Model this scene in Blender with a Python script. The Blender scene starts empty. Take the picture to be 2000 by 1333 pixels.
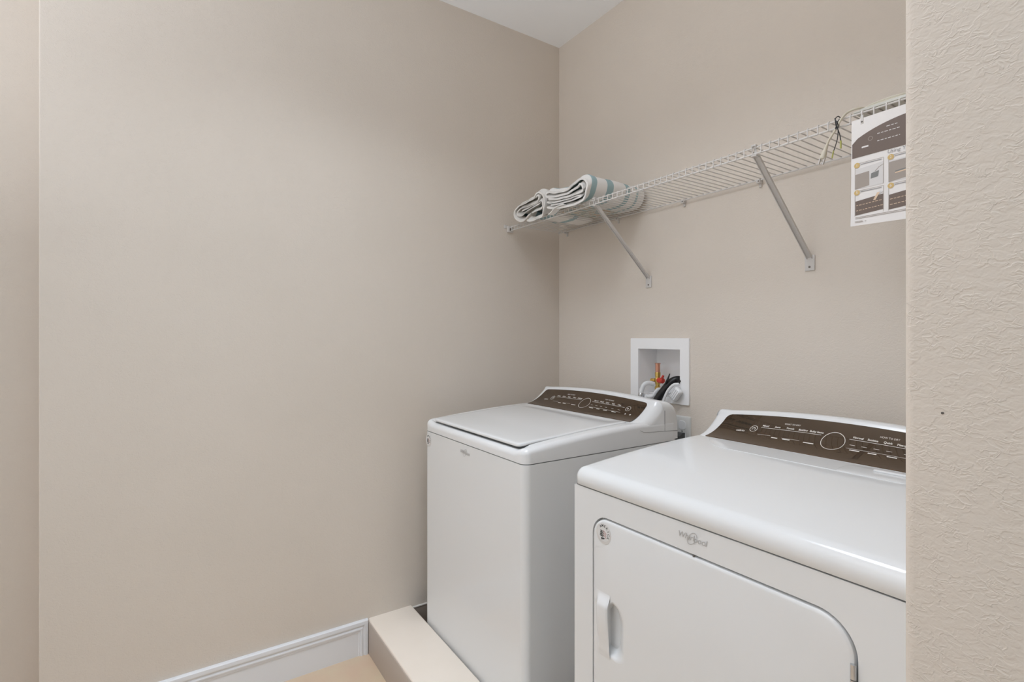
import bpy, bmesh, math, random
from mathutils import Vector, Matrix
random.seed(7)
C = bpy.context.scene.collection
SC = bpy.context.scene
PI = math.pi

# ---------------------------------------------------------------- camera, world, lights, exposure
cam_d = bpy.data.cameras.new('camera')
cam_d.sensor_width = 36.0
cam_d.lens = 1002.0 / 2000.0 * 36.0
cam_d.shift_y = -6.5 / 2000.0
cam_d.clip_start = 0.02
cam = bpy.data.objects.new('camera', cam_d)
cam.location = (2.042, -1.6477, 1.267)
cam.rotation_euler = (PI / 2, 0, math.radians(56.35))
C.objects.link(cam)
SC.camera = cam

world = bpy.data.worlds.new('world')
SC.world = world
world.use_nodes = True
bg = world.node_tree.nodes['Background']
bg.inputs[0].default_value = (0.87, 1.0, 1.20, 1)
bg.inputs[1].default_value = 0.05

def area_light(name, loc, target, size, power, color=(1, 1, 1), shape='DISK', spread=180):
    d = bpy.data.lights.new(name, 'AREA')
    d.shape = shape
    d.size = size
    d.spread = math.radians(spread)
    d.energy = power
    d.color = color
    o = bpy.data.objects.new(name, d)
    o.location = loc
    o.rotation_euler = (Vector(target) - Vector(loc)).to_track_quat('-Z', 'Y').to_euler()
    C.objects.link(o)
    return o

def point_light(name, loc, radius, power, color):
    d = bpy.data.lights.new(name, 'POINT')
    d.shadow_soft_size = radius
    d.energy = power
    d.color = color
    o = bpy.data.objects.new(name, d)
    o.location = loc
    C.objects.link(o)
    return o

LIGHT = (0.92, 1.0, 1.10)
area_light('ceiling_lamp_light', (1.08, -1.24, 2.71), (1.08, -1.24, 0), 0.50, 8.2, LIGHT, spread=128)
area_light('added_uplight', (1.05, -1.10, 2.15), (1.05, -1.10, 3.0), 0.5, 1.2, LIGHT)  # added upward fill that brightens the ceiling; no fixture hangs here
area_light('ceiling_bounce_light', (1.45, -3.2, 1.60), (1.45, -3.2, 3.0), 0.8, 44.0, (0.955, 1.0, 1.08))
area_light('rear_fill_light', (0.9, -4.30, 1.4), (0.9, 0.0, 1.4), 2.0, 6.0, (0.80, 1.0, 1.18))  # added fill from behind the camera; the rear wall has no window
area_light('hall_fill_light', (2.9, -1.2, 2.70), (2.9, -1.2, 0), 0.9, 21.0, (0.86, 1.0, 1.06))  # unseen fill added in the hall to even out the brightness

SC.view_settings.view_transform = 'Standard'
SC.view_settings.look = 'None'
SC.view_settings.exposure = 0.0
SC.view_settings.gamma = 1.0
SC.view_settings.use_curve_mapping = False
try:
    SC.cycles.diffuse_bounces = 8
    SC.cycles.max_bounces = 16
except Exception:
    pass

# ---------------------------------------------------------------- materials
def material(name, color, rough=0.5, metallic=0.0, coat=0.0, spec=0.5):
    m = bpy.data.materials.new(name)
    m.use_nodes = True
    b = m.node_tree.nodes['Principled BSDF']
    b.inputs['Base Color'].default_value = (*color, 1)
    b.inputs['Roughness'].default_value = rough
    b.inputs['Metallic'].default_value = metallic
    b.inputs['Coat Weight'].default_value = coat
    b.inputs['Specular IOR Level'].default_value = spec
    m['_b'] = b.name
    return m

def nd(m, t, **kw):
    n = m.node_tree.nodes.new(t)
    for k, v in kw.items():
        setattr(n, k, v)
    return n

def lk(m, a, b):
    m.node_tree.links.new(a, b)

def bsdf(m):
    return m.node_tree.nodes['Principled BSDF']

def mathn(m, op, a, b=None, clamp=False):
    n = nd(m, 'ShaderNodeMath', operation=op)
    n.use_clamp = clamp
    for i, v in enumerate((a, b)):
        if v is None:
            continue
        if isinstance(v, (int, float)):
            n.inputs[i].default_value = v
        else:
            lk(m, v, n.inputs[i])
    return n.outputs[0]

def noise(m, vec, scale, detail=2, distortion=0.0):
    n = nd(m, 'ShaderNodeTexNoise')
    n.inputs['Scale'].default_value = scale
    n.inputs['Detail'].default_value = detail
    n.inputs['Distortion'].default_value = distortion
    lk(m, vec, n.inputs['Vector'])
    return n.outputs[0]

def mottled(m, vec, c0, c1, scale, detail=3):
    r = nd(m, 'ShaderNodeValToRGB')
    r.color_ramp.elements[0].position = 0.3
    r.color_ramp.elements[1].position = 0.7
    r.color_ramp.elements[0].color = (*c0, 1)
    r.color_ramp.elements[1].color = (*c1, 1)
    lk(m, noise(m, vec, scale, detail), r.inputs[0])
    lk(m, r.outputs[0], bsdf(m).inputs['Base Color'])

def bump(m, height, dist, strength=1.0):
    n = nd(m, 'ShaderNodeBump')
    n.inputs['Strength'].default_value = strength
    n.inputs['Distance'].default_value = dist
    lk(m, height, n.inputs['Height'])
    lk(m, n.outputs[0], bsdf(m).inputs['Normal'])

def wall_material(name, c0, c1, dist):
    m = material(name, c0, rough=0.72, spec=0.3)
    vec = nd(m, 'ShaderNodeTexCoord').outputs['Object']
    mottled(m, vec, c0, c1, 2.2)
    mp = nd(m, 'ShaderNodeMapping')
    lk(m, vec, mp.inputs[0])
    mp.inputs['Scale'].default_value = (1.0, 1.0, 1.35)
    n1 = noise(m, mp.outputs[0], 125, 2.0, 0.7)
    ridge = mathn(m, 'SUBTRACT', 1.0, mathn(m, 'MULTIPLY', mathn(m, 'ABSOLUTE', mathn(m, 'SUBTRACT', n1, 0.53)), 11.0), True)
    n2 = noise(m, vec, 48, 2, 0.4)
    msk = mathn(m, 'MULTIPLY', mathn(m, 'SUBTRACT', n2, 0.40), 5.0, True)
    r = mathn(m, 'MULTIPLY', ridge, msk)
    fine = mathn(m, 'MULTIPLY', noise(m, vec, 420, 2), 0.20)
    body = mathn(m, 'MULTIPLY', n1, 0.9)
    h = mathn(m, 'ADD', mathn(m, 'ADD', mathn(m, 'MULTIPLY', r, 0.40), body), fine)
    bump(m, h, dist)
    return m

M = {}
M['wall'] = wall_material('painted_wall', (0.684, 0.622, 0.553), (0.708, 0.645, 0.576), 0.0006)
M['ceiling'] = material('ceiling_paint', (0.92, 0.945, 0.975), 0.85, spec=0.2)
M['trim'] = material('white_trim_paint', (0.81, 0.83, 0.865), 0.4)
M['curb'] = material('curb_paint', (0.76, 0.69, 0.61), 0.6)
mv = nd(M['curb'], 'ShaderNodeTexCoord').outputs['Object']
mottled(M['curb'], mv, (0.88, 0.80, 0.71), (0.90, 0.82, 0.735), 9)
M['curb_face'] = material('curb_face_shade', (0.50, 0.44, 0.39), 0.6)  # darkened colour stands in for shade on the curb front
M['floor'] = material('floor_tile', (0.55, 0.40, 0.27), 0.45)
mv = nd(M['floor'], 'ShaderNodeTexCoord').outputs['Object']
mottled(M['floor'], mv, (0.68, 0.50, 0.37), (0.68, 0.56, 0.40), 9, 3)
M['taupe'] = material('taupe_strip', (0.26, 0.215, 0.18), 0.7)
M['caulk'] = material('white_caulk', (0.75, 0.72, 0.68), 0.5)
M['enamel'] = material('white_enamel', (0.765, 0.780, 0.790), 0.14, coat=0.2)
M['plastic'] = material('white_plastic', (0.78, 0.79, 0.80), 0.22)
M['box_plastic'] = material('outlet_box_plastic', (0.90, 0.90, 0.905), 0.35)
M['seam'] = material('dark_seam', (0.22, 0.22, 0.22), 0.7)
M['panel'] = material('bronze_panel', (0.036, 0.023, 0.015), 0.02, spec=0.5)
bsdf(M['panel']).inputs['IOR'].default_value = 1.95
bsdf(M['panel']).inputs['Specular Tint'].default_value = (1.0, 0.80, 0.62, 1)
M['print'] = material('pale_print', (0.80, 0.77, 0.72), 0.5)
M['emblem'] = material('silver_emblem', (0.48, 0.48, 0.48), 0.4, metallic=0.2)
M['sticker'] = material('sticker_film', (0.66, 0.645, 0.63), 0.3)
M['sticker_white'] = material('sticker_white', (0.72, 0.725, 0.725), 0.3)
M['ink'] = material('black_ink', (0.06, 0.065, 0.065), 0.5)
M['red_ink'] = material('faded_red_ink', (0.50, 0.30, 0.29), 0.5)
M['wire'] = material('white_coated_wire', (0.66, 0.64, 0.62), 0.35)
M['bracket'] = material('white_painted_steel', (0.62, 0.60, 0.58), 0.4)
M['screw'] = material('dark_screw', (0.16, 0.145, 0.13), 0.5, metallic=0.5)
M['copper'] = material('copper_pipe', (0.72, 0.36, 0.25), 0.28, metallic=0.85)
M['brass'] = material('brass_fitting', (0.62, 0.42, 0.12), 0.32, metallic=0.85)
M['red'] = material('red_plastic', (0.62, 0.04, 0.02), 0.35)
M['black'] = material('black_rubber', (0.012, 0.011, 0.012), 0.38)
M['steel'] = material('steel_ferrule', (0.62, 0.63, 0.64), 0.25, metallic=0.9)
M['grey'] = material('dark_grey_plug', (0.075, 0.078, 0.078), 0.55)
M['plate'] = material('outlet_plate', (0.66, 0.66, 0.64), 0.4)
M['paper'] = material('sheet_paper', (0.80, 0.78, 0.77), 0.6)
M['brown_print'] = material('brown_print', (0.155, 0.115, 0.095), 0.5)
M['tan_print'] = material('taupe_print', (0.36, 0.315, 0.28), 0.5)
M['pale_grey_print'] = material('pale_grey_print', (0.68, 0.665, 0.66), 0.5)
M['grey_print'] = material('grey_print', (0.20, 0.205, 0.20), 0.5)
M['gold_print'] = material('gold_print', (0.62, 0.44, 0.17), 0.5)
M['text_grey'] = material('text_grey', (0.33, 0.32, 0.33), 0.5)
M['skin_print'] = material('peach_print', (0.74, 0.56, 0.40), 0.5)
M['cord'] = material('ivory_cord', (0.62, 0.58, 0.48), 0.45)
M['green'] = material('yellow_green_tip', (0.42, 0.42, 0.12), 0.5)
M['packet'] = material('clear_packet', (0.60, 0.59, 0.54), 0.25)

def stripe_material(name, base, blue, bands):
    m = material(name, base, rough=0.95, spec=0.1)
    vec = nd(m, 'ShaderNodeTexCoord').outputs['Object']
    sep = nd(m, 'ShaderNodeSeparateXYZ')
    lk(m, vec, sep.inputs[0])
    wob = mathn(m, 'MULTIPLY', mathn(m, 'SUBTRACT', noise(m, vec, 9, 1), 0.5), 0.02)
    y = mathn(m, 'ADD', sep.outputs[1], wob)
    tot = None
    for a, b in bands:
        t = mathn(m, 'MULTIPLY', mathn(m, 'GREATER_THAN', y, a), mathn(m, 'LESS_THAN', y, b))
        tot = t if tot is None else mathn(m, 'ADD', tot, t, True)
    mix = nd(m, 'ShaderNodeMix', data_type='RGBA')
    lk(m, tot, mix.inputs[0])
    mix.inputs[6].default_value = (*base, 1)
    mix.inputs[7].default_value = (*blue, 1)
    lk(m, mix.outputs[2], bsdf(m).inputs['Base Color'])
    bump(m, noise(m, vec, 650, 2), 0.0012)
    return m

BLUE = (0.34, 0.46, 0.48)
M['towel'] = stripe_material('striped_terry', (0.80, 0.785, 0.76), BLUE, [(0.018, 0.044), (0.098, 0.132), (0.200, 0.224), (0.262, 0.274)])
M['towel_plain'] = stripe_material('pale_terry', (0.80, 0.78, 0.745), BLUE, [(0.045, 0.080), (0.17, 0.195)])
M['towel_under'] = material('printed_terry', (0.4, 0.4, 0.4), 0.95, spec=0.1)
mv = nd(M['towel_under'], 'ShaderNodeTexCoord').outputs['Object']
rr = nd(M['towel_under'], 'ShaderNodeValToRGB')
rr.color_ramp.interpolation = 'CONSTANT'
els = rr.color_ramp.elements
els[0].position = 0.0; els[0].color = (0.36, 0.42, 0.42, 1)
els[1].position = 0.44; els[1].color = (0.56, 0.55, 0.49, 1)
for p, c in ((0.50, (0.56, 0.46, 0.35)), (0.545, (0.60, 0.59, 0.54)), (0.60, (0.38, 0.40, 0.35))):
    e = els.new(p); e.color = (*c, 1)
lk(M['towel_under'], noise(M['towel_under'], mv, 16, 2), rr.inputs[0])
lk(M['towel_under'], rr.outputs[0], bsdf(M['towel_under']).inputs['Base Color'])

# ---------------------------------------------------------------- mesh helpers
class MB:
    """collects shapes in world coordinates and links them as one mesh object"""
    def __init__(self):
        self.v, self.f, self.mi = [], [], []
    def add(self, verts, faces, mi=0):
        o = len(self.v)
        self.v += [tuple(p) for p in verts]
        for q in faces:
            self.f.append([o + i for i in q]); self.mi.append(mi)
        return self
    def bm(self, b, mi=0):
        b.verts.index_update()
        self.add([p.co[:] for p in b.verts], [[q.index for q in fc.verts] for fc in b.faces], mi)
        b.free()
        return self
    def box(self, x0, x1, y0, y1, z0, z1, bev=0.0, seg=2, mi=0, rot=None):
        b = bmesh.new()
        bmesh.ops.create_cube(b, size=1.0)
        for p in b.verts:
            p.co = Vector(((p.co.x + .5) * (x1 - x0) + x0, (p.co.y + .5) * (y1 - y0) + y0, (p.co.z + .5) * (z1 - z0) + z0))
        if bev > 0:
            bmesh.ops.bevel(b, geom=b.edges[:], offset=bev, segments=seg, profile=0.5, affect='EDGES')
        if rot is not None:
            c = Vector(((x0 + x1) / 2, (y0 + y1) / 2, (z0 + z1) / 2))
            for p in b.verts:
                p.co = rot @ (p.co - c) + c
        return self.bm(b, mi)
    def rings(self, rings, cap0=True, cap1=True, mi=0, closed=True):
        n = len(rings[0]); v = []; f = []
        for r in rings:
            v += list(r)
        m = n if closed else n - 1
        for i in range(len(rings) - 1):
            for j in range(m):
                k = (j + 1) % n
                f.append([i * n + j, i * n + k, (i + 1) * n + k, (i + 1) * n + j])
        if cap0: f.append(list(range(n - 1, -1, -1)))
        if cap1: f.append([(len(rings) - 1) * n + j for j in range(n)])
        return self.add(v, f, mi)
    def tube(self, pts, r, n=8, mi=0, caps=True):
        pts = [Vector(p) for p in pts]
        rs = r if isinstance(r, (list, tuple)) else [r] * len(pts)
        t0 = (pts[1] - pts[0]).normalized()
        up = Vector((0, 0, 1)) if abs(t0.z) < 0.9 else Vector((1, 0, 0))
        nx = t0.cross(up).normalized()
        rings = []
        for i, p in enumerate(pts):
            a = pts[max(i - 1, 0)]; b = pts[min(i + 1, len(pts) - 1)]
            t = (b - a).normalized()
            nx = (nx - t * nx.dot(t)).normalized()
            ny = t.cross(nx)
            rings.append([p + (nx * math.cos(2 * PI * k / n) + ny * math.sin(2 * PI * k / n)) * rs[i] for k in range(n)])
        return self.rings(rings, caps, caps, mi)
    def lathe(self, base, axis, prof, n=20, mi=0):
        axis = Vector(axis).normalized()
        up = Vector((0, 0, 1)) if abs(axis.z) < 0.9 else Vector((1, 0, 0))
        nx = axis.cross(up).normalized(); ny = axis.cross(nx)
        base = Vector(base)
        return self.rings([[base + axis * h + (nx * math.cos(2 * PI * k / n) + ny * math.sin(2 * PI * k / n)) * max(r, 1e-5) for k in range(n)] for r, h in prof], mi=mi)
    def plate(self, outer, holes, to3, d0, d1, mi=0):
        """flat plate with holes: 2D loops mapped by to3(a, b, depth)"""
        b = bmesh.new()
        es = []
        for lp in [outer] + holes:
            vs = [b.verts.new((p[0], p[1], 0)) for p in lp]
            for i in range(len(vs)):
                es.append(b.edges.new((vs[i], vs[(i + 1) % len(vs)])))
        bmesh.ops.triangle_fill(b, use_beauty=True, use_dissolve=False, edges=es)
        b.verts.index_update()
        flat = [(p.co.x, p.co.y) for p in b.verts]
        tris = [[q.index for q in fc.verts] for fc in b.faces]
        b.free()
        n = len(flat)
        v = [to3(p[0], p[1], d0) for p in flat] + [to3(p[0], p[1], d1) for p in flat]
        f = [t for t in tris] + [[n + i for i in reversed(t)] for t in tris]
        o = 0
        for lp in [outer] + holes:
            m = len(lp)
            for i in range(m):
                j = (i + 1) % m
                f.append([o + i, o + j, n + o + j, n + o + i])
            o += m
        return self.add(v, f, mi)
    def build(self, name, mats, parent=None, smooth=True, angle=35, wn=False):
        base = root_of(parent)
        me = bpy.data.meshes.new(name)
        me.from_pydata([(p[0] - base[0], p[1] - base[1], p[2] - base[2]) for p in self.v], [], self.f)
        if not isinstance(mats, (list, tuple)):
            mats = [mats]
        for m in mats:
            me.materials.append(M[m])
        for p, i in zip(me.polygons, self.mi):
            p.material_index = i
        b = bmesh.new(); b.from_mesh(me)
        bmesh.ops.recalc_face_normals(b, faces=b.faces[:])
        b.to_mesh(me); b.free()
        if smooth:
            me.shade_smooth()
            me.set_sharp_from_angle(angle=math.radians(angle))
        me.update()
        o = bpy.data.objects.new(name, me)
        C.objects.link(o)
        if parent is not None:
            o.parent = parent
        if wn:
            w = o.modifiers.new('weighted', 'WEIGHTED_NORMAL'); w.keep_sharp = True; w.weight = 80
        return o

def root_of(p):
    if p is None:
        return Vector((0, 0, 0))
    v = Vector((0, 0, 0))
    while p is not None:
        v += p.location
        p = p.parent
    return v

def tag(o, label, cat, group=None):
    o['label'] = label; o['category'] = cat
    if group: o['group'] = group
    return o

def thing(name, label, cat, loc, group=None):
    o = bpy.data.objects.new(name, None)
    o.empty_display_size = 0.05
    o.location = loc
    C.objects.link(o)
    return tag(o, label, cat, group)

def struct(o):
    o['kind'] = 'structure'
    return o

def copy_part(o, parent, offset):
    """copy of a part and its sub-parts, sharing mesh data"""
    c = o.copy(); C.objects.link(c); c.parent = parent
    c.location = o.location + Vector(offset)
    for ch in list(o.children):
        d = ch.copy(); C.objects.link(d); d.parent = c
    return c

def rrect(x0, x1, y0, y1, r, seg=6, n=6):
    """rounded rectangle loop, counter-clockwise from the bottom edge; r = one radius or four (bl, br, tr, tl)"""
    rr = r if isinstance(r, (list, tuple)) else [r] * 4
    pts = []
    cs = [(x0, y0, 1, 1, PI), (x1, y0, -1, 1, 1.5 * PI), (x1, y1, -1, -1, 0), (x0, y1, 1, -1, .5 * PI)]
    arcs = []
    for (cx, cy, sx, sy, a0), q in zip(cs, rr):
        arcs.append([(cx + sx * q + q * math.cos(a0 + PI / 2 * i / seg), cy + sy * q + q * math.sin(a0 + PI / 2 * i / seg)) for i in range(seg + 1)])
    for k in range(4):
        pts += arcs[k]
        a = arcs[k][-1]; b = arcs[(k + 1) % 4][0]
        for i in range(1, n):
            t = i / n
            pts.append((a[0] + (b[0] - a[0]) * t, a[1] + (b[1] - a[1]) * t))
    return pts

def catmull(pts, sub=6):
    out = []
    P = [pts[0]] + list(pts) + [pts[-1]]
    for i in range(1, len(P) - 2):
        p0, p1, p2, p3 = [Vector(q) for q in P[i - 1:i + 3]]
        for s in range(sub):
            t = s / sub
            out.append(0.5 * ((2 * p1) + (p2 - p0) * t + (2 * p0 - 5 * p1 + 4 * p2 - p3) * t * t + (3 * p1 - p0 - 3 * p2 + p3) * t ** 3))
    out.append(Vector(pts[-1]))
    return out

def text_2d(body, size, align='CENTER', shear=0.0, bold=0.0):
    cu = bpy.data.curves.new('t', 'FONT')
    cu.body = body; cu.size = size; cu.align_x = align; cu.align_y = 'CENTER'; cu.shear = shear; cu.offset = bold; cu.resolution_u = 3
    ob = bpy.data.objects.new('t', cu)
    C.objects.link(ob)
    dg = bpy.context.evaluated_depsgraph_get()
    ev = ob.evaluated_get(dg)
    me = ev.to_mesh()
    v = [(p.co.x, p.co.y) for p in me.vertices]; f = [list(p.vertices) for p in me.polygons]
    ev.to_mesh_clear()
    bpy.data.objects.remove(ob); bpy.data.curves.remove(cu)
    return v, f

def ring_2d(cx, cy, r, w, n=32, a0=0.0, a1=2 * PI, sy=1.0):
    v = []; f = []
    full = abs(a1 - a0 - 2 * PI) < 1e-6
    m = n if full else n + 1
    for i in range(m):
        a = a0 + (a1 - a0) * i / n
        for q in (r - w / 2, r + w / 2):
            v.append((cx + q * math.cos(a), cy + q * sy * math.sin(a)))
    for i in range(n):
        j = (i + 1) % m
        f.append([2 * i, 2 * i + 1, 2 * j + 1, 2 * j])
    return v, f

def rect_2d(x0, x1, y0, y1):
    nx = max(1, int(abs(x1 - x0) / 0.02))
    v = []; f = []
    for i in range(nx + 1):
        x = x0 + (x1 - x0) * i / nx
        v += [(x, y0), (x, y1)]
    for i in range(nx):
        f.append([2 * i, 2 * i + 2, 2 * i + 3, 2 * i + 1])
    return v, f

def disc_2d(cx, cy, r, n=28):
    return [(cx + r * math.cos(2 * PI * i / n), cy + r * math.sin(2 * PI * i / n)) for i in range(n)], [list(range(n))]

def stroke_2d(pts, w):
    pts = [Vector(p) for p in pts]
    v = []; f = []
    for i, p in enumerate(pts):
        t = (pts[min(i + 1, len(pts) - 1)] - pts[max(i - 1, 0)]).normalized()
        q = Vector((-t.y, t.x)) * w / 2
        v += [(p + q)[:], (p - q)[:]]
    for i in range(len(pts) - 1):
        f.append([2 * i, 2 * i + 1, 2 * i + 3, 2 * i + 2])
    return v, f

def shifted(vf, dx, dy):
    return [(p[0] + dx, p[1] + dy) for p in vf[0]], vf[1]

# ---------------------------------------------------------------- the setting
H = 2.743
YC = -1.973          # outside corner where the left wall ends
XR = 1.84            # wall with the doorway
XE = 3.6             # end of the hall floor
# outlet box recess in the back wall
BX0, BX1, BZ0, BZ1 = 0.535, 0.752, 1.030, 1.223
YF_ = -4.40           # far side of the open space behind the camera
XF = -0.28
mb = MB(); mb.box(XF - 0.12, XE, YF_ - 0.12, 0.14, -0.10, 0.0); struct(mb.build('floor', 'floor', smooth=False))
mb = MB(); mb.box(XF - 0.12, XE, YF_ - 0.12, 0.14, H, H + 0.10); struct(mb.build('ceiling', 'ceiling', smooth=False))
mb = MB()
mb.rings([[(x, y, z) for x, y in rrect(XF, 0.0, YC, 0.0, [0.005, 0.005, 0.0005, 0.0005], 5, 2)] for z in (0.0, H)])
struct(mb.build('wall_left', 'wall'))
mb = MB(); mb.box(XF - 0.12, XF, YF_, YC + 0.02, 0.0, H); struct(mb.build('wall_far', 'wall', smooth=False))
mb = MB(); mb.plate([(-0.12, 0), (XR + 0.125, 0), (XR + 0.125, H), (-0.12, H)], [[(BX0, BZ0), (BX1, BZ0), (BX1, BZ1), (BX0, BZ1)]], lambda a, b, d: (a, d, b), 0.0, 0.14)
wall_back = struct(mb.build('wall_back', 'wall', smooth=False))
mb = MB(); mb.box(XF - 0.12, XE, YF_ - 0.12, YF_, 0.0, H); struct(mb.build('wall_front', 'wall', smooth=False))
# wall with the doorway: the piece whose end face stands close to the camera, and the header over the opening
YJ = -1.064
mb = MB()
mb.rings([[(x, y, z) for x, y in rrect(XR, XR + 0.125, YJ, 0.0, [0.010, 0.010, 0.0005, 0.0005], 5, 2)] for z in (0.0, H)])
wr = struct(mb.build('wall_right', 'wall'))
mb = MB(); mb.lathe((1.8708, YJ - 0.0006, 1.1985), (0, 1, 0), [(0.0, 0), (0.0012, 0.0002), (0.0012, 0.001)], 10)
mb.build('nail_hole', 'screw', wr)

# baseboard: field, and a moulding that runs along the top and returns down at its end
BE = -0.988
mb = MB()
prof = [(0.0, 0.0), (0.0, 0.010), (0.003, 0.0145), (0.013, 0.0155), (0.0165, 0.0150), (0.0185, 0.0105), (0.024, 0.0100), (0.030, 0.0130), (0.0345, 0.0125), (0.0365, 0.0085), (0.043, 0.0092), (0.0455, 0.0062), (0.050, 0.0060)]
rs = []
for w, t in prof:
    rs.append([(t, YC + 0.012, 0.1385 - w), (t, BE - w * 0.82, 0.1385 - w), (t, BE - w * 0.82, 0.0)])
mb.rings(rs, False, False, closed=False)
mb.add([(0.006, YC + 0.012, 0.0885), (0.006, BE - 0.041, 0.0885), (0.006, BE - 0.041, 0.0), (0.006, YC + 0.012, 0.0)], [[0, 1, 2, 3]])
bb = struct(mb.build('baseboard_left', 'trim', angle=20))

# low curb in front of the machines, with a darker taupe strip and caulk line behind it
mb = MB()
mb.rings([[(x, y, z) for y, z in rrect(-0.984, -0.798, 0.0, 0.1355, [0.0005, 0.0005, 0.006, 0.006], 3, 1)] for x in (0.0, XR)])
cu = struct(mb.build('trim_1', 'curb'))
mb = MB(); mb.box(0.0, XR, -0.9875, -0.9835, 0.0, 0.128, 0.001); mb.build('face_shade_board', 'curb_face', cu)  # added board; its dark colour paints in the shade on the curb front
mb = MB(); mb.box(0.0, 0.005, -0.797, -0.002, 0.0, 0.122, 0.001); struct(mb.build('trim_2', 'taupe'))  # darker taupe strip on the left wall, below the caulk line
mb = MB(); mb.box(0.0, 0.008, -0.797, -0.002, 0.122, 0.1295, 0.003); struct(mb.build('trim_3', 'caulk'))

# ---------------------------------------------------------------- the two machines
def z_top(y):
    return 0.970 - 0.0345 * (max(0.0, -0.30 - y) / 0.5) ** 1.6

def ss(t):
    t = max(0.0, min(1.0, t))
    return t * t * (3 - 2 * t)

def panel_pt(x, t, x0, x1, arch, lift=0.0):
    q = (2 * x - x0 - x1) / (x1 - x0)
    y = -0.305 + 0.1 * t
    k = max(0.0, 1 - q * q)
    z = 0.971 + 0.059 * (0.3 * t + 0.7 * t * t) + arch * t * k
    dz = (0.059 * (0.3 + 1.4 * t) + arch * k) / 0.1
    n = Vector((0, -dz, 1)).normalized()
    return Vector((x, y, z)) + n * lift

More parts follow.
